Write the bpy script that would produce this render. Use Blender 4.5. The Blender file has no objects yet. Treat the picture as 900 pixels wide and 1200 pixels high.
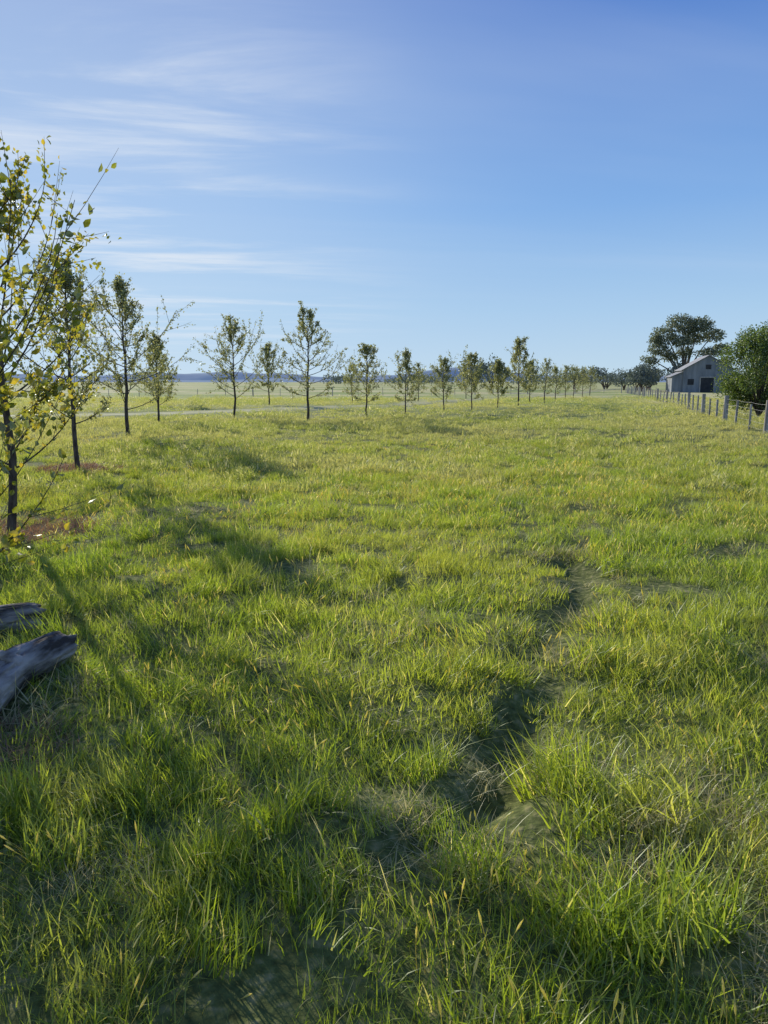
import bpy, math, numpy as np
from mathutils import Vector
scene=bpy.context.scene
R=np.random.RandomState
SUN_EL=math.radians(21); SUN_AZ=math.radians(-32)   # azimuth clockwise from +Y

# ---------------------------------------------------------------- noise
def _h(ix,iy,s):
    n=(ix.astype(np.int64)*374761393+iy.astype(np.int64)*668265263+s*1442695041)&0xffffffff
    n=((n^(n>>13))*1274126177)&0xffffffff
    return ((n^(n>>16))&0xffff)/65535.0
def vn(x,y,s=0):
    x=np.asarray(x,float);y=np.asarray(y,float)
    ix=np.floor(x);iy=np.floor(y);fx=x-ix;fy=y-iy
    fx=fx*fx*(3-2*fx);fy=fy*fy*(3-2*fy)
    a=_h(ix,iy,s);b=_h(ix+1,iy,s);c=_h(ix,iy+1,s);d=_h(ix+1,iy+1,s)
    return (a*(1-fx)+b*fx)*(1-fy)+(c*(1-fx)+d*fx)*fy
def fbm(x,y,s=0,o=4):
    r=0;a=.5;t=0
    for i in range(o):
        r=r+a*vn(x*2**i,y*2**i,s+i);t+=a;a*=.5
    return r/t
TR=np.array([(-.1,1.6),(.22,2.45),(.5,3.0),(.75,3.7),(1.14,4.7),(1.5,5.8),(1.96,7.2),(2.3,8.6)])
def trench(x,y):
    cx=np.interp(y,TR[:,1],TR[:,0])+.20*(vn(y*2.1,y*0,91)-.5)+.2*(vn(y*.9,y*0,92)-.5)
    w=.11+.12*vn(y*3.1,y*0,93)
    d=np.abs(x-cx)/w
    m=np.exp(-d*d)*np.clip((y-2.1)/.6,0,1)*np.clip((9-y)/1.5,0,1)*(.55+.45*vn(y*2.3,y*0,94))
    return m
def H(x,y):
    x=np.asarray(x,float);y=np.asarray(y,float)
    r=np.hypot(x,y)
    near=np.exp(-(r/40)**2)
    h=.22*(fbm(x*.12,y*.12,5,2)-.5)*np.clip(r/8,0,1)*np.exp(-(r/150)**2)
    h=h+.10*(fbm(x*.9,y*.9,11,3)-.5)*near+.055*(vn(x*3.1,y*3.1,17)-.5)*np.exp(-(r/12)**2)
    h=h-.10*trench(x,y)
    h=h+.04*np.exp(-(((x+2.5)/.8)**2+((y-4.4)/1.1)**2))
    return h

# ---------------------------------------------------------------- mesh builder
class B:
    def __init__(s): s.V=[];s.F=[];s.M=[];s.S=[];s.r=[];s.n=0
    def add(s,V,F,mat=0,rnd=0.5,tip=0.0,smooth=False):
        V=np.asarray(V,float).reshape(-1,3);F=np.asarray(F,np.int64)
        s.V.append(V);s.F.append(F+s.n);s.M.append(np.full(len(F),mat));s.S.append(np.full(len(F),smooth))
        s.r.append(np.broadcast_to(rnd,(len(V),)).astype(float))
        s.n+=len(V)
    def mesh(s,name,mats):
        me=bpy.data.meshes.new(name)
        V=np.concatenate(s.V);me.vertices.add(len(V));me.vertices.foreach_set('co',V.astype(np.float32).ravel())
        loops=np.concatenate([f.ravel() for f in s.F]);tot=np.concatenate([np.full(len(f),f.shape[1]) for f in s.F])
        st=np.concatenate([[0],np.cumsum(tot)[:-1]])
        me.loops.add(len(loops));me.loops.foreach_set('vertex_index',loops.astype(np.int32))
        me.polygons.add(len(tot));me.polygons.foreach_set('loop_start',st.astype(np.int32))
        me.polygons.foreach_set('material_index',np.concatenate(s.M).astype(np.int32))
        me.polygons.foreach_set('use_smooth',np.concatenate(s.S))
        me.update(calc_edges=True)
        a=me.attributes.new('rnd','FLOAT','POINT');a.data.foreach_set('value',np.concatenate(s.r).astype(np.float32))
        for m in mats: me.materials.append(m)
        return me
    def obj(s,name,mats,parent=None,loc=(0,0,0),rot=0):
        o=bpy.data.objects.new(name,s.mesh(name,mats));scene.collection.objects.link(o)
        o.location=loc;o.rotation_euler=(0,0,rot)
        if parent: o.parent=parent
        return o
def tube(b,P,rad,n=6,mat=0,cap=False,smooth=True,rnd=.5):
    P=np.asarray(P,float);rad=np.asarray(rad,float);k=len(P)
    T=np.gradient(P,axis=0);T/=np.linalg.norm(T,axis=1)[:,None]+1e-9
    ref=np.array([0,0,1.]) if abs(T[0][2])<.8 else np.array([1.,0,0])
    U=np.cross(T,ref);U/=np.linalg.norm(U,axis=1)[:,None]+1e-9;W=np.cross(T,U)
    a=np.linspace(0,2*np.pi,n,endpoint=False)
    V=P[:,None,:]+rad[:,None,None]*(np.cos(a)[None,:,None]*U[:,None,:]+np.sin(a)[None,:,None]*W[:,None,:])
    i=np.arange(k-1)[:,None]*n;j=np.arange(n)[None,:];j2=(j+1)%n
    F=np.stack([i+j,i+j2,i+n+j2,i+n+j],-1).reshape(-1,4)
    b.add(V.reshape(-1,3),F,mat,rnd,0,smooth)
    if cap:
        for e in (0,k-1):
            c=np.vstack([V[e],P[e][None]]);f=np.array([(q,(q+1)%n,n) for q in range(n)]);b.add(c,f,mat,rnd,0,False)
def box(b,x0,x1,y0,y1,z0,z1,mat=0):
    V=[(x,y,z) for z in(z0,z1) for y in(y0,y1) for x in(x0,x1)]
    b.add(V,[(0,1,3,2),(4,6,7,5),(0,4,5,1),(2,3,7,6),(0,2,6,4),(1,5,7,3)],mat)

# ---------------------------------------------------------------- materials
def newmat(name):
    m=bpy.data.materials.new(name);m.use_nodes=True;nt=m.node_tree;nt.nodes.clear()
    return m,nt,nt.nodes,nt.links
def ramp(nd,stops,interp='LINEAR'):
    r=nd.new('ShaderNodeValToRGB');cr=r.color_ramp;cr.interpolation=interp
    while len(cr.elements)<len(stops): cr.elements.new(.5)
    for e,(p,c) in zip(cr.elements,stops): e.position=p;e.color=(*c,1)
    return r
def foliage(name,stops,trans=.5,tcol=(1.6,1.5,.8),gloss=.06,patch=None,ro=.45):
    m,nt,nd,lk=newmat(name)
    out=nd.new('ShaderNodeOutputMaterial');at=nd.new('ShaderNodeAttribute');at.attribute_name='rnd'
    r=ramp(nd,stops);lk.new(at.outputs['Fac'],r.inputs[0]);col=r.outputs[0]
    if patch:
        geo=nd.new('ShaderNodeNewGeometry')
        for sc,lo,hi,c,amt in patch:
            n=nd.new('ShaderNodeTexNoise');n.inputs['Scale'].default_value=sc;n.inputs['Detail'].default_value=3
            lk.new(geo.outputs['Position'],n.inputs['Vector'])
            mr=nd.new('ShaderNodeMapRange');mr.inputs[1].default_value=lo;mr.inputs[2].default_value=hi;mr.inputs[4].default_value=amt
            lk.new(n.outputs[0],mr.inputs[0])
            mx=nd.new('ShaderNodeMix');mx.data_type='RGBA';mx.blend_type='MIX'
            lk.new(mr.outputs[0],mx.inputs[0]);lk.new(col,mx.inputs[6]);mx.inputs[7].default_value=(*c,1);col=mx.outputs[2]
    d=nd.new('ShaderNodeBsdfDiffuse');lk.new(col,d.inputs[0])
    tc=nd.new('ShaderNodeMix');tc.data_type='RGBA';tc.blend_type='MULTIPLY';tc.clamp_result=False;tc.inputs[0].default_value=1
    lk.new(col,tc.inputs[6]);tc.inputs[7].default_value=(*tcol,1)
    t=nd.new('ShaderNodeBsdfTranslucent');lk.new(tc.outputs[2],t.inputs[0])
    g=nd.new('ShaderNodeBsdfGlossy');g.inputs['Roughness'].default_value=ro;g.inputs[0].default_value=(.9,.95,.85,1)
    a=nd.new('ShaderNodeMixShader');a.inputs[0].default_value=trans;lk.new(d.outputs[0],a.inputs[1]);lk.new(t.outputs[0],a.inputs[2])
    c=nd.new('ShaderNodeMixShader');c.inputs[0].default_value=gloss;lk.new(a.outputs[0],c.inputs[1]);lk.new(g.outputs[0],c.inputs[2])
    lk.new(c.outputs[0],out.inputs[0]);return m
def rough(name,c1,c2,scale=5,stretch=(1,1,1),bump=.3,ro=.9,lo=.35,hi=.65,detail=6,bd=.03):
    m,nt,nd,lk=newmat(name)
    out=nd.new('ShaderNodeOutputMaterial');p=nd.new('ShaderNodeBsdfPrincipled');p.inputs['Roughness'].default_value=ro
    p.inputs['Specular IOR Level'].default_value=.1
    tc=nd.new('ShaderNodeTexCoord');mp=nd.new('ShaderNodeMapping');mp.inputs['Scale'].default_value=stretch
    n=nd.new('ShaderNodeTexNoise');n.inputs['Scale'].default_value=scale;n.inputs['Detail'].default_value=detail
    lk.new(tc.outputs['Object'],mp.inputs[0]);lk.new(mp.outputs[0],n.inputs['Vector'])
    r=ramp(nd,[(lo,c1),(hi,c2)]);lk.new(n.outputs[0],r.inputs[0]);lk.new(r.outputs[0],p.inputs['Base Color'])
    if bump>0:
        b=nd.new('ShaderNodeBump');b.inputs['Strength'].default_value=bump;b.inputs['Distance'].default_value=bd
        lk.new(n.outputs[0],b.inputs['Height']);lk.new(b.outputs[0],p.inputs['Normal'])
    lk.new(p.outputs[0],out.inputs[0]);return m

M_grass=foliage('grass_blades',[(0,(.135,.195,.02)),(.35,(.215,.29,.03)),(.7,(.29,.36,.055)),(.86,(.35,.40,.085)),(.93,(.54,.49,.23)),(1,(.70,.63,.38))],
    trans=.6,tcol=(1.95,1.85,.85),gloss=.05,patch=[(.22,.45,.62,(.38,.39,.085),.5),(1.3,.54,.70,(.43,.42,.16),.5),(.55,.50,.64,(.12,.22,.03),.35)])
M_grassF=foliage('meadow_grass',[(0,(.20,.265,.04)),(.5,(.32,.37,.085)),(.86,(.41,.43,.14)),(.93,(.64,.59,.36)),(1,(.80,.75,.55))],
    trans=.55,tcol=(1.6,1.5,.95),gloss=.04,patch=[(.12,.42,.60,(.46,.44,.19),.7)])
M_dry=foliage('dry_grass',[(0,(.36,.32,.14)),(.6,(.54,.48,.25)),(1,(.70,.63,.40))],trans=.5,tcol=(1.3,1.25,1))
M_mulch=foliage('dead_stalks',[(0,(.20,.10,.05)),(.6,(.42,.25,.14)),(1,(.62,.44,.28))],trans=.4,tcol=(1.3,1.15,.9))
M_leafN=foliage('young_leaves',[(0,(.12,.145,.02)),(.6,(.23,.24,.03)),(1,(.38,.30,.05))],trans=.55,tcol=(2.0,1.85,.8),gloss=.10,ro=.35)
M_leafM=foliage('spring_leaves',[(0,(.14,.165,.06)),(.6,(.24,.255,.10)),(1,(.34,.33,.16))],trans=.5,tcol=(1.65,1.55,1),gloss=.09,ro=.4)
M_leafG=foliage('gum_leaves',[(0,(.07,.09,.05)),(1,(.22,.24,.15))],trans=.35,tcol=(1.4,1.4,1),gloss=.08)
M_leafD=foliage('dense_leaves',[(0,(.05,.085,.02)),(.7,(.11,.155,.035)),(1,(.22,.27,.06))],trans=.45,tcol=(1.7,1.7,1),gloss=.06)
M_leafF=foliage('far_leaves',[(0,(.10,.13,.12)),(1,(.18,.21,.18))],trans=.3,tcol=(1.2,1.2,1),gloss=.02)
M_bark=rough('bark',(.05,.038,.03),(.16,.13,.10),18,(1,1,.3))
M_gumbark=rough('gum_bark',(.07,.06,.05),(.20,.175,.15),3,(1,1,.3))
M_log=rough('weathered_wood',(.06,.05,.042),(.44,.385,.33),14,(1.0,.25,1.0),bump=1,lo=.38,hi=.64,detail=12,bd=.04)
M_post=rough('grey_timber',(.24,.22,.19),(.52,.48,.42),10,(1,1,.15))
M_wire,_,nd,lk=newmat('galvanised_wire');o_=nd.new('ShaderNodeOutputMaterial');p_=nd.new('ShaderNodeBsdfPrincipled')
p_.inputs['Base Color'].default_value=(.35,.35,.34,1);p_.inputs['Metallic'].default_value=.6;p_.inputs['Roughness'].default_value=.5;lk.new(p_.outputs[0],o_.inputs[0])
M_track=rough('pale_dirt',(.30,.31,.12),(.50,.46,.26),.7,(1,1,1))
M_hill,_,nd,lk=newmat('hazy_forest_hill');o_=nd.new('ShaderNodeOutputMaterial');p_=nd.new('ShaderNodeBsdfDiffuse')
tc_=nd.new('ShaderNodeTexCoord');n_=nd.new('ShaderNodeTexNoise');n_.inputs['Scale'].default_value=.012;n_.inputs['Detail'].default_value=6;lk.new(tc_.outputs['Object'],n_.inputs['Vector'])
r_=ramp(nd,[(.38,(.32,.40,.46)),(.62,(.40,.46,.50))]);lk.new(n_.outputs[0],r_.inputs[0]);lk.new(r_.outputs[0],p_.inputs[0]);lk.new(p_.outputs[0],o_.inputs[0])  # aerial haze is painted into these pale blue hill colours
M_glass=rough('dark_opening',(.03,.032,.035),(.05,.052,.055),2,bump=0,ro=.4)

def corr(name,c1,c2):
    m,nt,nd,lk=newmat(name);out=nd.new('ShaderNodeOutputMaterial');p=nd.new('ShaderNodeBsdfPrincipled')
    p.inputs['Roughness'].default_value=.55;p.inputs['Metallic'].default_value=.1
    tc=nd.new('ShaderNodeTexCoord');n=nd.new('ShaderNodeTexNoise');n.inputs['Scale'].default_value=.7;n.inputs['Detail'].default_value=5
    mp=nd.new('ShaderNodeMapping');mp.inputs['Scale'].default_value=(2,2,.4);lk.new(tc.outputs['Object'],mp.inputs[0]);lk.new(mp.outputs[0],n.inputs['Vector'])
    r=ramp(nd,[(.35,c1),(.65,c2)]);lk.new(n.outputs[0],r.inputs[0]);lk.new(r.outputs[0],p.inputs['Base Color'])
    w=nd.new('ShaderNodeTexWave');w.inputs['Scale'].default_value=2.2;lk.new(tc.outputs['Object'],w.inputs['Vector'])
    b=nd.new('ShaderNodeBump');b.inputs['Strength'].default_value=.6;b.inputs['Distance'].default_value=.04
    lk.new(w.outputs[0],b.inputs['Height']);lk.new(b.outputs[0],p.inputs['Normal']);lk.new(p.outputs[0],out.inputs[0]);return m
M_wall=corr('corrugated_iron_wall',(.14,.16,.18),(.25,.27,.29))
M_roof=corr('corrugated_iron_roof',(.24,.24,.25),(.38,.38,.38))

# ground material
m,nt,nd,lk=newmat('meadow_ground');out=nd.new('ShaderNodeOutputMaterial');p=nd.new('ShaderNodeBsdfPrincipled');p.inputs['Roughness'].default_value=1
p.inputs['Specular IOR Level'].default_value=.1
geo=nd.new('ShaderNodeNewGeometry')
def nz(scale,detail=4):
    n=nd.new('ShaderNodeTexNoise');n.inputs['Scale'].default_value=scale;n.inputs['Detail'].default_value=detail;lk.new(geo.outputs['Position'],n.inputs['Vector']);return n.outputs[0]
n1=nz(.05);n2=nz(1.1);n3=nz(22,6)
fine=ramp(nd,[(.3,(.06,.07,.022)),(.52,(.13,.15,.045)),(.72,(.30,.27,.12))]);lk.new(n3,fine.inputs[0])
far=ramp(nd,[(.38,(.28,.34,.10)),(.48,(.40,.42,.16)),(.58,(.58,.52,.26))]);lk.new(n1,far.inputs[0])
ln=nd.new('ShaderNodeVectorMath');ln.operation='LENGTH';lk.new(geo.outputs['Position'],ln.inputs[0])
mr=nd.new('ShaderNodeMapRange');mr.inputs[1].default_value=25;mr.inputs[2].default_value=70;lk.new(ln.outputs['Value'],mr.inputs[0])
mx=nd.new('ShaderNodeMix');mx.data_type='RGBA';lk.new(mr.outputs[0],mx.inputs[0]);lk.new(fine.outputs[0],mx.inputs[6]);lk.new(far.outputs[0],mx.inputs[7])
mo=nd.new('ShaderNodeMix');mo.data_type='RGBA';mo.blend_type='OVERLAY';mo.inputs[0].default_value=.35;lk.new(mx.outputs[2],mo.inputs[6]);lk.new(n2,mo.inputs[7])
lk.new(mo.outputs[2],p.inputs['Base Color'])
bp=nd.new('ShaderNodeBump');bp.inputs['Strength'].default_value=.6;bp.inputs['Distance'].default_value=.03;lk.new(n3,bp.inputs['Height']);lk.new(bp.outputs[0],p.inputs['Normal'])
lk.new(p.outputs[0],out.inputs[0]);M_ground=m

# ---------------------------------------------------------------- ground
k=.0285;i=np.arange(-300,301);ax=.04/k*np.sinh(k*i)
gx,gy=np.meshgrid(ax,ax+4.0);gz=H(gx,gy);n=len(ax)
b=B();ii,jj=np.meshgrid(np.arange(n-1),np.arange(n-1));q=(jj*n+ii).ravel()
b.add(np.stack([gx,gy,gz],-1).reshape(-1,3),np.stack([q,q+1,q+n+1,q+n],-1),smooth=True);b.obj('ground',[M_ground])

# dirt track
def ribbon(name,pts,w,mat,dz=.03):
    pts=np.array(pts,float);L=np.concatenate([[0],np.cumsum(np.hypot(*np.diff(pts,axis=0).T))])
    s=np.arange(0,L[-1],.8);P=np.stack([np.interp(s,L,pts[:,0]),np.interp(s,L,pts[:,1])],-1)
    for _ in range(6): P[1:-1]=(P[:-2]+2*P[1:-1]+P[2:])/4
    T=np.gradient(P,axis=0);T/=np.linalg.norm(T,axis=1)[:,None];N=np.stack([-T[:,1],T[:,0]],-1)
    m_=13;off=np.linspace(-.5,.5,m_)
    ww=w*(1+.9*(fbm(s*.35,s*0,3,3)-.5))
    X=P[:,None,:]+N[:,None,:]*(off[None,:,None]*ww[:,None,None])
    Z=H(X[...,0],X[...,1])+dz*np.array([-.2]+[1]*(m_-2)+[-.2])[None]
    V=np.concatenate([X,Z[...,None]],-1).reshape(-1,3);kk=len(P)
    a_=(np.arange(kk-1)[:,None]*m_+np.arange(m_-1)[None]).ravel()
    bb=B();bb.add(V,np.stack([a_,a_+1,a_+m_+1,a_+m_],-1),smooth=True);return bb.obj(name,[mat]),P
_,TP=ribbon('dirt_track',[(-60,22),(-30,30),(-10.8,40),(-1.1,52),(13.3,80),(26,107),(60,190)],3.4,M_track,.05)

# ---------------------------------------------------------------- grass templates
def blades(b,N,rad,hm,hs,w,lean,curv,seed,segs=3,rlo=0,rhi=1,mat=0,dry=.06):
    r=R(seed);a=r.rand(N)*6.283;d=rad*np.sqrt(r.rand(N))
    bx=d*np.cos(a);by=d*np.sin(a)
    h=np.clip(hm+hs*r.randn(N),hm*.3,hm*2.0);ph=a*.5+r.rand(N)*6.283
    le=lean*(.3+r.rand(N));cu=curv*(r.rand(N)**1.2)
    tw=ph+np.pi/2+(r.rand(N)-.5)*1.6;wd=w*(.6+.8*r.rand(N))
    rn=rlo+(rhi-rlo)*np.clip(.42+.2*r.randn(N),0,.88);dm=r.rand(N)<dry;rn[dm]=.9+.1*r.rand(dm.sum())
    sv=np.linspace(0,1,segs+1);VV=[]
    for s in sv:
        off=h*(le*s+cu*s*s);px=bx+np.cos(ph)*off;py=by+np.sin(ph)*off;pz=h*s*(1-.38*cu*s)-.015
        ww=wd*(1-s**1.8)*.5
        if s<1:
            VV.append(np.stack([px-np.cos(tw)*ww,py-np.sin(tw)*ww,pz],-1));VV.append(np.stack([px+np.cos(tw)*ww,py+np.sin(tw)*ww,pz],-1))
        else: VV.append(np.stack([px,py,pz],-1))
    k2=2*segs+1;V=np.stack(VV,1).reshape(-1,3)
    base=np.arange(N)[:,None]*k2
    n0=b.n;b.add(V,base+np.array([[2*segs-2,2*segs-1,2*segs]]),mat,np.repeat(rn,k2),0,True)
    if segs>1:
        F=np.concatenate([base+np.array([[2*s,2*s+1,2*s+3,2*s+2]]) for s in range(segs-1)])
        b.F.append(F+n0);b.M.append(np.full(len(F),mat));b.S.append(np.full(len(F),True))
def stalks(b,N,rad,h,seed,mat=0):
    r=R(seed)
    for _ in range(N):
        x,y=(r.rand(2)-.5)*2*rad;ph=r.rand()*6.28;l=.15+.35*r.rand();hh=h*(.7+.6*r.rand())
        P=np.array([(x+np.cos(ph)*l*hh*s*s,y+np.sin(ph)*l*hh*s*s,hh*s*(1-.1*s)) for s in np.linspace(0,1,4)])
        tube(b,P,np.full(4,.0009),3,mat,rnd=.93)
        d=P[-1]-P[-2];d/=np.linalg.norm(d);Q=P[-1]+d*np.linspace(0,.045,4)[:,None]
        tube(b,Q,[.001,.004,.0035,.0005],3,mat,rnd=.99)
tc=bpy.data.collections.new('grass_tufts')
mats=[M_grass,M_dry]
def tmpl(i,fn,mats=mats):
    bb=B();fn(bb);o=bpy.data.objects.new('tuft_%02d'%i,bb.mesh('tuft_%02d'%i,mats));tc.objects.link(o)
for i in range(4):   # fine lawn grass
    tmpl(i,lambda b,i=i:blades(b,190,.21,.068,.026,.0040,.35,.9,10+i))
for i in range(4,7): # taller mixed
    def f(b,i=i): blades(b,120,.17,.10,.03,.0046,.3,.8,20+i);blades(b,60,.2,.06,.02,.004,.5,.8,40+i)
    tmpl(i,f)
for i in range(7,9): # lush clumps with wider blades
    tmpl(i,lambda b,i=i:blades(b,140,.12,.15,.04,.0054,.35,.95,50+i,4,0,.75,0,.03))
for i in range(9,11): # seed heads
    def f(b,i=i): blades(b,110,.2,.07,.025,.004,.4,.8,60+i,3,0,1,0,.12);stalks(b,10,.2,.13,70+i)
    tmpl(i,f)
for i in range(11,13): # dry thatch
    tmpl(i,lambda b,i=i:blades(b,120,.15,.08,.03,.0035,1.0,1.2,80+i,3,0,1,1,0))
for i in range(13,16): # distance tufts
    def f(b,i=i): blades(b,330,.5,.075,.028,.010,.35,.8,90+i,2,0,1,0,.12)
    tmpl(i,f,[M_grassF,M_dry])
for i in range(16,18):
    def f(b,i=i): blades(b,300,.9,.075,.03,.024,.35,.8,97+i,1,.05,1,0,.16)
    tmpl(i,f,[M_grassF,M_dry])

# ---------------------------------------------------------------- grass scatter
TREES=[(-4.25,8.25),(-5.9,14.2)]
LOGS=[((-1.93,4.28),(-2.1,2.95),.125),((-2.32,4.82),(-3.3,4.25),.11)]
def segd(x,y,a,c):
    a=np.array(a);c=np.array(c);d=c-a;t=np.clip(((x-a[0])*d[0]+(y-a[1])*d[1])/(d@d),0,1)
    return np.hypot(x-a[0]-t*d[0],y-a[1]-t*d[1])
def trackd(x,y):
    m_=np.full(x.shape,1e9)
    for a,c in zip(TP[:-1:4],TP[4::4]): m_=np.minimum(m_,segd(x,y,a,c))
    return m_
PX=[];PV=[];PR=[];PS=[]
r=R(4)
def scatter(y0,y1,dens,choose,side=1.0,marg=1.5):
    wmax=y1*.62*side+marg
    N=int(dens*2*wmax*(y1-y0));x=(r.rand(N)*2-1)*wmax;y=y0+(y1-y0)*r.rand(N)
    keep=(np.abs(x)<np.maximum(y,0)*.62*side+marg)&(np.hypot(x,y)>.9)
    x=x[keep];y=y[keep]
    kp=np.ones(len(x),bool)
    for (tx,ty),rr in zip(TREES,(.9,.8)): kp&=(np.hypot((x-tx),(y-ty))>rr*(.7+.6*vn(x*3,y*3,7)))|(r.rand(len(x))<.08)
    for a,c,rr in LOGS: kp&=segd(x,y,a,c)>rr*1.15
    kp&=~((np.hypot((x+1.77)/.28,(y-3.15)/.4)<1)&(r.rand(len(x))<.7))
    tm=trench(x,y);kp&=~(tm>.28+.25*r.rand(len(x)))
    if y1>20: kp&=(trackd(x,y)>1.6)&((trackd(x,y)>3)|(r.rand(len(x))<.4))
    x=x[kp];y=y[kp];tm=tm[kp]
    v,s=choose(x,y,tm);z=H(x,y)
    PX.append(np.stack([x,y,z],-1));PV.append(v)
    le=.22*r.randn(len(x),2);PR.append(np.stack([le[:,0],le[:,1],r.rand(len(x))*6.283],-1))
    PS.append(np.stack([s*(.9+.2*r.rand(len(x))),s,s*(.75+.5*r.rand(len(x)))],-1))
def choose_near(x,y,tm):
    n=len(x);q=fbm(x*.8,y*.8,31,3)+.12*r.randn(n);g=fbm(x*1.7,y*1.7,41,2)
    v=r.randint(0,4,n)
    v=np.where(q>np.where(y<3.2,.42,.50),r.randint(4,7,n),v)
    v=np.where((q>.66)&(r.rand(n)<.3),r.randint(7,9,n),v)
    v=np.where((y<3.2)&(r.rand(n)<.16),r.randint(7,9,n),v)
    v=np.where((r.rand(n)<.09),r.randint(9,11,n),v)
    v=np.where((tm>.02)&(tm<.25)&(r.rand(n)<.3),r.randint(7,9,n),v)
    dryp=((g>.68)&(r.rand(n)<.2))|((tm>.05)&(tm<.5)&(r.rand(n)<.42))|(r.rand(n)<.015)|((np.hypot((x-.62)/.35,(y-2.95)/.3)<1)&(r.rand(n)<.6))
    v=np.where(dryp,r.randint(11,13,n),v)
    v=np.where((np.hypot((x+1.4)/.45,(y-2.9)/.6)<1)&(r.rand(n)<.5),r.randint(7,9,n),v)
    s=.6+.8*fbm(x*1.1,y*1.1,51,3)+.15*r.randn(n)
    return v,np.clip(s,np.where(y<3.2,.85,.5),1.5)
def choose_mid(x,y,tm):
    v,s=choose_near(x,y,tm);v=np.where(r.rand(len(x))<.18,r.randint(9,11,len(x)),v);return v,s*1.1
def choose_far(x,y,tm):
    n=len(x);q=fbm(x*.35,y*.35,31,3)
    return r.randint(13,16,n),np.clip(.55+.9*q+.15*r.randn(n),.5,1.6)
def choose_vfar(x,y,tm):
    n=len(x);q=fbm(x*.15,y*.15,31,3)
    return r.randint(16,18,n),np.clip(.6+.7*q+.15*r.randn(n),.5,1.5)
scatter(-1,4.5,44,choose_near,1.1,2.2)
scatter(4.5,8,30,choose_near,1.1,1.5)
scatter(8,14,18,choose_mid,1.1,1)
scatter(14,21,6,choose_mid,1.1,1)
scatter(11,34,3.2,choose_far,1.15,2)
scatter(32,75,.8,choose_vfar,1.15,5)
P=np.concatenate(PX);V=np.concatenate(PV);RO=np.concatenate(PR);SC=np.concatenate(PS)
me=bpy.data.meshes.new('grass');me.vertices.add(len(P));me.vertices.foreach_set('co',P.astype(np.float32).ravel())
a=me.attributes.new('var','INT','POINT');a.data.foreach_set('value',V.astype(np.int32))
a=me.attributes.new('rot','FLOAT_VECTOR','POINT');a.data.foreach_set('vector',RO.astype(np.float32).ravel())
a=me.attributes.new('scl','FLOAT_VECTOR','POINT');a.data.foreach_set('vector',SC.astype(np.float32).ravel())
go=bpy.data.objects.new('grass',me);scene.collection.objects.link(go)
ng=bpy.data.node_groups.new('grass_scatter','GeometryNodeTree')
ng.interface.new_socket('Geometry',in_out='INPUT',socket_type='NodeSocketGeometry');ng.interface.new_socket('Geometry',in_out='OUTPUT',socket_type='NodeSocketGeometry')
N=ng.nodes;gi=N.new('NodeGroupInput');gout=N.new('NodeGroupOutput');iop=N.new('GeometryNodeInstanceOnPoints');ci=N.new('GeometryNodeCollectionInfo')
ci.inputs[0].default_value=tc;ci.inputs['Separate Children'].default_value=True;ci.inputs['Reset Children'].default_value=True
def na(nm,ty):
    x=N.new('GeometryNodeInputNamedAttribute');x.data_type=ty;x.inputs[0].default_value=nm
    return [o for o in x.outputs if o.enabled and o.name=='Attribute'][0]
L=ng.links;L.new(gi.outputs[0],iop.inputs['Points']);L.new(ci.outputs[0],iop.inputs['Instance']);iop.inputs['Pick Instance'].default_value=True
L.new(na('var','INT'),iop.inputs['Instance Index']);L.new(na('rot','FLOAT_VECTOR'),iop.inputs['Rotation']);L.new(na('scl','FLOAT_VECTOR'),iop.inputs['Scale'])
rz=N.new('GeometryNodeRealizeInstances');L.new(iop.outputs[0],rz.inputs[0]);L.new(rz.outputs[0],gout.inputs[0]);md=go.modifiers.new('scatter','NODES');md.node_group=ng

# mulch / dead stalks beneath trees
for (tx,ty),rr in zip(TREES,(.95,.8)):
    b=B();blades(b,4200,rr,.07,.03,.007,1.3,.6,int(tx*-10),2,0,1,0,0)
    V0=b.V[0];V0[:,2]+=.01
    V0[:,2]+=H(V0[:,0]+tx,V0[:,1]+ty)
    b.obj('mulch',[M_mulch],loc=(tx,ty,0))
b=B();blades(b,1100,.4,.05,.02,.005,1.8,.5,77,2);b.V[0][:,2]+=H(b.V[0][:,0]-1.8,b.V[0][:,1]+3.1)+.01
b.obj('mulch',[M_mulch],loc=(-1.8,3.1,0))

# ---------------------------------------------------------------- trees
def leaves(b,C,D,size,r,mat,detail):
    n=len(C);d=D+.8*r.randn(n,3);d/=np.linalg.norm(d,axis=1)[:,None]
    u=np.cross(d,r.randn(n,3));u/=np.linalg.norm(u,axis=1)[:,None];w=np.cross(d,u)
    s=size*(.6+.8*r.rand(n))[:,None];rn=r.rand(n)
    if detail:
        pts=[(0,0,0),(.3,.30,.08),(.62,.27,.07),(1,0,-.12),(.62,-.27,.07),(.3,-.30,.08),(.5,0,-.03)]
        V=np.stack([C+s*(p[0]*d+p[1]*u+p[2]*w) for p in pts],1)
        F=np.array([(0,1,6),(1,2,6),(2,3,6),(3,4,6),(4,5,6),(5,0,6)]);k=7
    else:
        pts=[(0,0,0),(.5,.34,.08),(1,0,0),(.5,-.34,.08)];V=np.stack([C+s*(p[0]*d+p[1]*u+p[2]*w) for p in pts],1);F=np.array([(0,1,2),(0,2,3)]);k=4
    FF=(np.arange(n)[:,None,None]*k+F[None]).reshape(-1,3)
    b.add(V.reshape(-1,3),FF,mat,np.repeat(rn,k),0,False)
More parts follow.
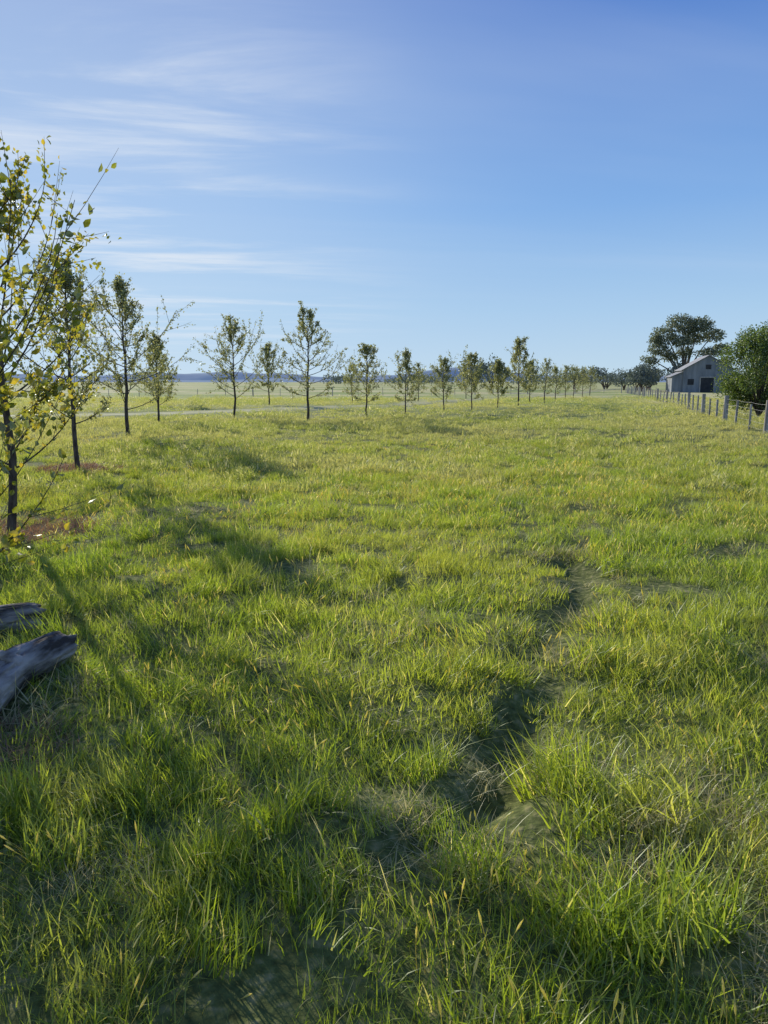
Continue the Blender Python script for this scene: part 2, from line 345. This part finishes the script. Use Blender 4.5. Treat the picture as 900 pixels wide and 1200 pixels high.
def young(name,x,y,h,spread,clear,nl,ls,seed,lm,detail=False,npri=24,nsec=6,tr=.035):
    r=R(seed);b=B();k=10;s=np.linspace(0,1,k)
    wob=np.cumsum(r.randn(k,2)*.022*h/4,axis=0);TP_=np.stack([wob[:,0],wob[:,1],s*h*.93],-1);TP_[0]=(0,0,-.06)
    tube(b,TP_,tr*(1-s)**.8*(h/4)+.005,8 if detail else 6)
    C=[];D=[];wj=.7+.6*r.rand(5)
    for i in range(npri):
        t=clear/h+(1-clear/h)*.92*(i/npri)+.02*r.rand();p0=np.array([np.interp(t*h,TP_[:,2],TP_[:,0]),np.interp(t*h,TP_[:,2],TP_[:,1]),t*h])
        u=(t-clear/h)/(1-clear/h);az=i*2.4+r.rand()*.9
        prof=(.75+1.0*u)*(u<.25)+(1.0*(1-(u-.25)/.75*.8))*(u>=.25)
        L_=spread*prof*(.65+.6*r.rand())*wj[int(az/1.2566)%5];el=math.radians(22+34*u+12*r.randn())
        kk=7;ss=np.linspace(0,1,kk);e=el+ss*.55
        st=np.stack([np.cos(e)*np.cos(az+ss*.2*r.randn()),np.cos(e)*np.sin(az+ss*.2*r.randn()),np.sin(e)],-1)*L_/kk*1.15
        Pb=p0+np.cumsum(st,axis=0);Pb=np.vstack([p0,Pb]);kk+=1
        tube(b,Pb,np.linspace(.011,.0028,kk)*(h/4)*(1 if detail else 1.2),5 if detail else 4)
        for j in range(nsec):
            q=.2+.8*r.rand();f=q*(kk-1);a0=int(min(f,kk-2));p1=Pb[a0]+(Pb[a0+1]-Pb[a0])*(f-a0)
            d=(Pb[a0+1]-Pb[a0]);d/=np.linalg.norm(d);d=d+.75*r.randn(3)+np.array([0,0,.35]);d/=np.linalg.norm(d)
            l2=L_*(.22+.3*r.rand());Pc=np.array([p1+d*l2*w_+np.array([0,0,.12*l2*w_*w_]) for w_ in (0,.35,.7,1)])
            tube(b,Pc,np.array([.005,.004,.003,.0015])*(h/4)*(.8 if detail else 1.2),4 if detail else 3)
            m_=max(1,int(nl/(npri*nsec)*(.4+1.2*r.rand())));w_=r.rand(m_)**.7
            C.append(p1+d*(l2*w_)[:,None]*1.05+r.randn(m_,3)*ls*.5);D.append(np.repeat((d+[0,0,.2])[None],m_,0))
        m_=int(nl/(npri*nsec)*1.3);w_=.35+.65*r.rand(m_);f=w_*(kk-1);a0=np.minimum(f.astype(int),kk-2)
        C.append(Pb[a0]+(Pb[a0+1]-Pb[a0])*(f-a0)[:,None]);D.append(np.repeat(d[None],m_,0))
    leaves(b,np.concatenate(C),np.concatenate(D),ls,r,1,detail)
    return b.obj(name,[M_bark,lm],loc=(x,y,float(H(x,y))),rot=0)
young('young_pear_tree',-2.95,4.6,2.6,1.5,.22,3300,.056,105,M_leafN,True,32,6,.04)
young('young_pear_tree',-4.25,8.25,4.2,1.45,.65,4200,.058,102,M_leafN,True,32,7,.045)
young('young_pear_tree',-5.9,14.2,3.9,1.35,.85,4300,.055,103,M_leafM,False,32,7,.045)
young('young_pear_tree',-8.0,23.2,4.6,1.65,.8,6800,.062,104,M_leafM,False,34,8,.05)
rows=[(-16.3,54,4.3,1.5),(-9.4,31,3.6,1.2),(-7.1,35.2,4.4,1.7),(-8.3,54,4.2,1.4),(-3.36,32.9,4.7,1.6),(-.81,35.2,3.35,1.3),(1.08,37.8,3.0,1.2),(3.37,42,2.9,1.1),(5.4,46,3.3,1.3),(7.45,49,2.9,1.15),
(9.4,52.3,4.6,1.5),(11.4,58.4,3.2,1.1),(13.1,61,3.4,1.2),(15.1,66,3.0,1.1),(17.5,72.3,3.1,1.2),(19.5,77,3.0,1.2),(22,83,3.0,1.3),(25,91,3.2,1.4),(-2.5,60,3.0,1.0),(3,66,3.2,1.1),(8,73,3.0,1.1)]
for i,(x,y,h,sp) in enumerate(rows):
    nl=(4800 if h>4 else 3300) if y<60 else 1700
    young('young_pear_tree',x,y,h,sp,.20*h,nl,.068 if y<45 else .085,300+i,M_leafM,False,28,7,.05)

def clump_tree(b,x,y,h,clumps,nl,ls,r,trunk_r,z0=0,nleafmat=1,limbs=True):
    base=np.array([x,y,z0-.1])
    for (cx,cy,cz,rx,rz) in clumps:
        c=np.array([x+cx,y+cy,z0+cz])
        if limbs:
            mid=base+(c-base)*.45+np.array([-cx*.25,-cy*.25,.1*h]);s=np.linspace(0,1,7)[:,None]
            Pm=(1-s)**2*base+2*s*(1-s)*mid+s*s*c;tube(b,Pm,np.linspace(trunk_r,trunk_r*.2,7),6)
        m_=int(nl*rx*rx/sum(q[3]**2 for q in clumps));v=r.randn(m_,3);v/=np.linalg.norm(v,axis=1)[:,None]
        rad=(.45+.65*r.rand(m_))*(.65+.7*vn(v[:,0]*2.5+cx*7+9,v[:,1]*2.5+v[:,2]*3+cz*3,int(9+rx*10)))
        Cc=c+v*rad[:,None]*np.array([rx,rx,rz]);leaves(b,Cc,v*.6+[0,0,.1],ls,r,nleafmat,False)
r=R(77)
b=B();cl=[(-4.9,0,7.6,2.0,1.2),(-3.6,1,10.2,2.3,1.4),(-.9,0,12.3,2.5,1.3),(2.4,-.5,11.9,2.3,1.3),(5.2,.6,10.2,2.0,1.1),(6.6,0,7.6,1.7,1.0),(1.8,1,9.5,1.9,1.0),(-1.4,-1,9.0,1.9,1.0),(-6.3,0,5.6,1.4,.8),(3.9,-1,6.9,1.6,.9),(.6,0,10.9,1.6,.8),(-5.3,.5,9.3,1.3,.8),(0,0,7.0,1.6,.9),(-2.8,0,6.2,1.5,.9),(7.6,.5,5.4,1.2,.7)]
clump_tree(b,0,0,13,cl,14000,.32,r,.24);b.obj('gum_tree',[M_gumbark,M_leafG],loc=(55.8,140,0))
def bushy(name,x,y,sc,seed,nl):
    r_=R(seed);bb=B();cl=[(0,0,2.2,1.0,1.0),(0,0,3.2,.8,.8)]
    for i in range(30):
        a_=r_.rand()*6.28;z=.75+3.3*r_.rand();q=1.25*math.sin(min(1,(z+.1)/2.2)*1.57)*(1 if z<2.9 else max(.1,(4.5-z)/1.6));cl.append((q*math.cos(a_)*sc,q*math.sin(a_)*sc,z,.45+.35*r_.rand(),.4+.3*r_.rand()))
    clump_tree(bb,0,0,4.4,cl,nl,.085,r_,.045);bb.obj(name,[M_bark,M_leafD],loc=(x,y,0))
bushy('leafy_tree',17.6,35.0,1.05,5,26000)
bushy('leafy_tree',21.6,40.5,1.1,6,22000)

# distant tree masses
b=B()
def blobtree(x,y,h,w,n,ls):
    cl=[((r.rand()-.5)*w,(r.rand()-.5)*w,h*(.35+.5*r.rand()),w*(.20+.14*r.rand()),h*(.12+.09*r.rand())) for _ in range(7)]
    clump_tree(b,x,y,h,cl,n,ls,r,.12)
for x,y,h,w in [(14.5,120,6,4),(21.5,150,7,5),(30,190,5.5,5),(43,170,5,5),(47,160,5.5,5),(52,175,4.5,6),(48,150,4,5),(49,140,5.6,4),(53,150,4.2,5),(54,135,5,4),(62,150,5,6),(43,128,4,4),(45,131,4.6,5),(72,125,6,7),(78,130,6.5,7),(66,128,4.6,4),(68,140,5.5,6)]:
    blobtree(x,y,h,w,900,.36)
for i in range(170):
    a_=-.75+1.6*r.rand();y=450+400*r.rand();hh=5+5*r.rand()
    if vn(np.array(a_*9),np.array(0.),66)<.40: continue
    cl=[((r.rand()-.5)*16,(r.rand()-.5)*5,hh*.45,4+3*r.rand(),hh*.4) for _ in range(3)]
    clump_tree(b,a_*y,y,hh,cl,220,1.2,r,.2,limbs=False)
b.obj('distant_tree_line',[M_bark,M_leafF])
# hills
b=B()
for (yy,amp,sd,sc,x0,x1) in [(2750,62,3,.0026,-1900,1500),(2150,24,8,.004,-2400,2600)]:
    xs=np.linspace(x0,x1,260);prof=amp*(.1+1.0*fbm(xs*sc,xs*0,sd,5)**1.3)*np.clip((xs-x0)/300,0,1)*np.clip((x1-xs)/1100,0,1)
    if sd==3: prof+=26*np.exp(-((xs-190)/170)**2)
    rows_=[]
    for j,(dy,f) in enumerate([(-160,-.05),(-100,.35),(-50,.75),(0,1.),(150,.6),(500,-.05)]): rows_.append(np.stack([xs,np.full_like(xs,yy+dy),prof*f*(1+.15*(vn(xs*.02,xs*0+j,4)-.5))],-1))
    V=np.concatenate(rows_);q=(np.arange(5)[:,None]*260+np.arange(259)[None]).ravel();b.add(V,np.stack([q,q+1,q+261,q+260],-1),0,smooth=True)
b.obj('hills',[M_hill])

# ---------------------------------------------------------------- shed
shed=bpy.data.objects.new('farm_shed',None);scene.collection.objects.link(shed);shed.location=(50.4,117,0);shed.rotation_euler=(0,0,math.radians(-14))
b=B();W=3.6;D=8
V=[(-W,0,0),(W,0,0),(W,0,3.6),(0,0,5.7),(-W,0,3.6)];V2=[(x,D,z) for x,_,z in V]
b.add(V+V2,[(0,1,2,4),(6,5,9,7),(0,4,9,5),(2,1,6,7)],0);b.add([V[4],V[2],V[3],V2[4],V2[2],V2[3]],[(0,1,2),(4,3,5)],0)
b.add([(W+.003,.3,0),(W+2.4,.3,0),(W+2.4,.3,2.2),(W+.003,.3,3.2),(W+.003,D-.3,0),(W+2.4,D-.3,0),(W+2.4,D-.3,2.2),(W+.003,D-.3,3.2)],[(0,1,2,3),(1,5,6,2),(5,4,7,6)],0)
b.add([(-W-1.6,.3,0),(-W-.003,.3,0),(-W-.003,.3,3.2),(-W-1.6,.3,2.5),(-W-1.6,D-.3,0),(-W-.003,D-.3,0),(-W-.003,D-.3,3.2),(-W-1.6,D-.3,2.5)],[(0,1,2,3),(4,0,3,7),(5,4,7,6)],0)
b.obj('walls',[M_wall],shed)
b=B()
def slab(x0,z0,x1,z1,y0,y1,t=.06):
    b.add([(x0,y0,z0),(x1,y0,z1),(x1,y1,z1),(x0,y1,z0),(x0,y0,z0+t),(x1,y0,z1+t),(x1,y1,z1+t),(x0,y1,z0+t)],[(3,2,1,0),(4,5,6,7),(0,1,5,4),(1,2,6,5),(2,3,7,6),(3,0,4,7)],0)
slab(-W-.35,3.42,-.004,5.72,-.3,D+.3);slab(.004,5.72,W+.35,3.42,-.3,D+.3);slab(W+.06,3.22,W+2.7,2.12,.05,D);slab(-W-1.9,2.4,-W-.06,3.2,.05,D)
b.obj('roof',[M_roof],shed)
b=B();box(b,-1.0,.9,-.05,-.004,0,2.3);box(b,W+.6,W+1.8,.25,.296,.9,1.8);box(b,-2.9,-2.0,-.04,-.004,1.2,2.1);box(b,-.4,.4,-.04,-.004,3.6,4.3);b.obj('doors_and_windows',[M_glass],shed)
b=B()
for x0,x1,z0,z1 in[(-1.15,-1.003,0,2.45),(.903,1.05,0,2.45),(-1.003,.903,2.303,2.45)]: box(b,x0,x1,-.08,-.006,z0,z1)
b.obj('door_frame',[M_post],shed)

# ---------------------------------------------------------------- fences
def fence(name,pts,step,ph,pr,thick=3):
    r=R(5);pts=np.array(pts,float);Ls=np.concatenate([[0],np.cumsum(np.hypot(*np.diff(pts,axis=0).T))]);s=np.arange(0,Ls[-1],step)
    X=np.interp(s,Ls,pts[:,0]);Y=np.interp(s,Ls,pts[:,1]);Z=H(X,Y)
    e=bpy.data.objects.new(name,None);scene.collection.objects.link(e);b=B();w=B()
    for i,(x,y,z) in enumerate(zip(X,Y,Z)):
        rr=pr*(1.0 if i%thick==0 else .5)*(.85+.3*r.rand());hh=ph*(1.0 if i%thick==0 else .85)*(.92+.14*r.rand());l=r.randn(2)*.03
        tube(b,[(x,y,z-.1),(x+l[0]*.5,y+l[1]*.5,z+hh*.5),(x+l[0],y+l[1],z+hh)],[rr,rr*.97,rr*.93],8,0,True)
    for hz in (.15,.35,.55,.75,.95):
        for i in range(len(s)-1):
            t=np.linspace(0,1,5);tube(w,np.stack([X[i]+(X[i+1]-X[i])*t,Y[i]+(Y[i+1]-Y[i])*t,Z[i]+(Z[i+1]-Z[i])*t+hz*ph*.97-.03*np.sin(t*3.14)],-1),np.full(5,.004),3)
    b.obj('posts',[M_post],e);w.obj('wires',[M_wire],e)
fence('wire_fence',[(8.6,10),(12.7,24.9),(14.05,30.1),(16.9,39.8),(20.7,52.3),(33.8,102),(38,118)],2.5,1.08,.095)
fence('wire_fence',[(-90,70),(-30,84),(10,96),(33,112),(44,116)],3.2,1.15,.07)

# ---------------------------------------------------------------- logs
for li,(a_,c_,rr) in enumerate(LOGS):
    b=B();a_=np.array(a_);c_=np.array(c_);k_=140;n_=72;s=np.linspace(0,1,k_);Ln=np.linalg.norm(c_-a_)
    ang=np.linspace(0,2*np.pi,n_,endpoint=False)
    S,A=np.meshgrid(s,ang,indexing='ij')
    cr=fbm(S*2+li*5,np.cos(A)*7+np.sin(A)*9+20,61,3)
    rad=rr*(.88+.22*S)*(1+.30*(fbm(S*3+li*9,np.cos(A)*1.3+3,21,3)-.5)+.18*(fbm(S*7+li,np.cos(A)*3+np.sin(A)*4+9,23,4)-.5)-.11*np.clip((cr-.58)*7,0,1))
    endt=np.clip(np.minimum(S,1-S)*Ln/.07,0,1);rad*=(.74+.26*np.sqrt(endt))
    bend=.06*np.sin(S*5+li)
    jag=.14*(fbm(np.cos(A)*3+5,np.sin(A)*3,55,3)-.5)*(np.abs(S-.5)*2)**16
    V=np.stack([rad*np.cos(A)+bend,S*Ln+jag,rad*np.sin(A)*.97],-1).reshape(-1,3)
    i_=np.arange(k_-1)[:,None]*n_;j_=np.arange(n_)[None];j2=(j_+1)%n_
    b.add(V,np.stack([i_+j_,i_+j2,i_+n_+j2,i_+n_+j_],-1).reshape(-1,4),smooth=True)
    for e_ in (0,k_-1):
        ring=V[e_*n_:(e_+1)*n_];c0=ring.mean(0)+[0,.03 if e_==0 else -.03,0];b.add(np.vstack([ring,c0[None]]),[(q,(q+1)%n_,n_) for q in range(n_)])
    tube(b,[(0,.35*Ln,rr*.5),(.06,.35*Ln+.06,rr*1.0),(.09,.35*Ln+.10,rr*1.1)],[.045,.034,.024],8,0,True)
    d=c_-a_;z0=float(H((a_[0]+c_[0])/2,(a_[1]+c_[1])/2))
    b.obj('log',[M_log],loc=(a_[0],a_[1],z0+rr*.95),rot=math.atan2(d[1],d[0])-math.pi/2)

# ---------------------------------------------------------------- light, sky
sd=bpy.data.lights.new('sun','SUN');sd.energy=5.0;sd.angle=math.radians(.53);sd.color=(1,.94,.82)
so=bpy.data.objects.new('sun',sd);scene.collection.objects.link(so)
dirv=Vector((math.sin(SUN_AZ)*math.cos(SUN_EL),math.cos(SUN_AZ)*math.cos(SUN_EL),math.sin(SUN_EL)))
so.rotation_euler=dirv.to_track_quat('Z','Y').to_euler()
w=bpy.data.worlds.new('World');scene.world=w;w.use_nodes=True;nt=w.node_tree;nd=nt.nodes;lk=nt.links;nd.clear()
out=nd.new('ShaderNodeOutputWorld');bg=nd.new('ShaderNodeBackground');bg.inputs[1].default_value=.12
sky=nd.new('ShaderNodeTexSky');sky.sky_type='NISHITA';sky.sun_disc=False;sky.sun_elevation=SUN_EL;sky.sun_rotation=SUN_AZ;sky.air_density=1;sky.dust_density=.2;sky.ozone_density=3
tcn=nd.new('ShaderNodeTexCoord');sp=nd.new('ShaderNodeSeparateXYZ');lk.new(tcn.outputs['Generated'],sp.inputs[0])
def mth(op,a,b_=None,c=None):
    x=nd.new('ShaderNodeMath');x.operation=op
    for i,v in enumerate((a,b_,c)):
        if v is None: continue
        if isinstance(v,(int,float)): x.inputs[i].default_value=v
        else: lk.new(v,x.inputs[i])
    return x.outputs[0]
def sm(v,lo,hi,a=0,b_=1):
    x=nd.new('ShaderNodeMapRange');x.interpolation_type='SMOOTHSTEP';x.inputs[1].default_value=lo;x.inputs[2].default_value=hi;x.inputs[3].default_value=a;x.inputs[4].default_value=b_;lk.new(v,x.inputs[0]);return x.outputs[0]
def mixc(f,a,b_,blend='MIX'):
    x=nd.new('ShaderNodeMix');x.data_type='RGBA';x.blend_type=blend;x.clamp_result=False
    for i,v in ((0,f),(6,a),(7,b_)):
        if isinstance(v,float): x.inputs[i].default_value=v
        elif isinstance(v,tuple): x.inputs[i].default_value=(*v,1)
        else: lk.new(v,x.inputs[i])
    return x.outputs[2]
X,Y,Z=sp.outputs
K=1/.11
gr=ramp(nd,[(0,(.50,.65,.78)),(.09,(.36,.55,.77)),(.21,(.205,.395,.73)),(.42,(.075,.195,.56)),(1,(.05,.12,.40))]);lk.new(mth('MAXIMUM',Z,0.0),gr.inputs[0])
grs=mixc(1.0,gr.outputs[0],(K,K,K),'MULTIPLY')
skc=mixc(1.0,sky.outputs[0],(4.2,5.6,7.2),'DARKEN')
base=mixc(.93,skc,grs)
dt=nd.new('ShaderNodeVectorMath');dt.operation='DOT_PRODUCT';lk.new(tcn.outputs['Generated'],dt.inputs[0])
dt.inputs[1].default_value=tuple(dirv)
glow=mth('MULTIPLY',mth('POWER',sm(dt.outputs['Value'],.60,1.04),2.0),.36)
base=mixc(glow,base,(6.4,7.5,8.4))
zz=mth('MAXIMUM',mth('ADD',Z,.04),.02);az=mth('ARCTAN2',X,Y)
cb=nd.new('ShaderNodeCombineXYZ');lk.new(mth('MULTIPLY',mth('DIVIDE',X,zz),.40),cb.inputs[0])
lk.new(mth('ADD',mth('MULTIPLY',mth('DIVIDE',Y,zz),1.3),mth('MULTIPLY',mth('DIVIDE',X,zz),-.22)),cb.inputs[1])
def cn(scale,det,ro,dist):
    n=nd.new('ShaderNodeTexNoise');n.inputs['Scale'].default_value=scale;n.inputs['Detail'].default_value=det;n.inputs['Roughness'].default_value=ro;n.inputs['Distortion'].default_value=dist;lk.new(cb.outputs[0],n.inputs['Vector']);return n.outputs[0]
c1=sm(cn(1.0,8,.62,.4),.45,.70);left=sm(az,.10,-.36);lo=mth('MULTIPLY',sm(Z,.02,.08),sm(Z,.48,.32))
f1=mth('MULTIPLY',mth('MULTIPLY',c1,left),mth('MULTIPLY',lo,.75))
c2=sm(cn(.45,5,.5,.3),.45,.8);f2=mth('MULTIPLY',mth('MULTIPLY',c2,sm(Z,.06,.2)),.2)
fac=mth('MINIMUM',mth('ADD',f1,f2),1)
lk.new(mixc(fac,base,(6.8,7.2,7.7)),bg.inputs[0]);lk.new(bg.outputs[0],out.inputs[0])

cam=bpy.data.cameras.new('camera');co=bpy.data.objects.new('camera',cam);scene.collection.objects.link(co)
cam.sensor_fit='VERTICAL';cam.sensor_height=36;cam.sensor_width=27;cam.lens=26;cam.clip_end=12000;cam.clip_start=.05
co.location=(0,0,1.7);co.rotation_euler=(math.radians(80),0,0);scene.camera=co
scene.view_settings.view_transform='Standard';scene.view_settings.look='None';scene.view_settings.exposure=0
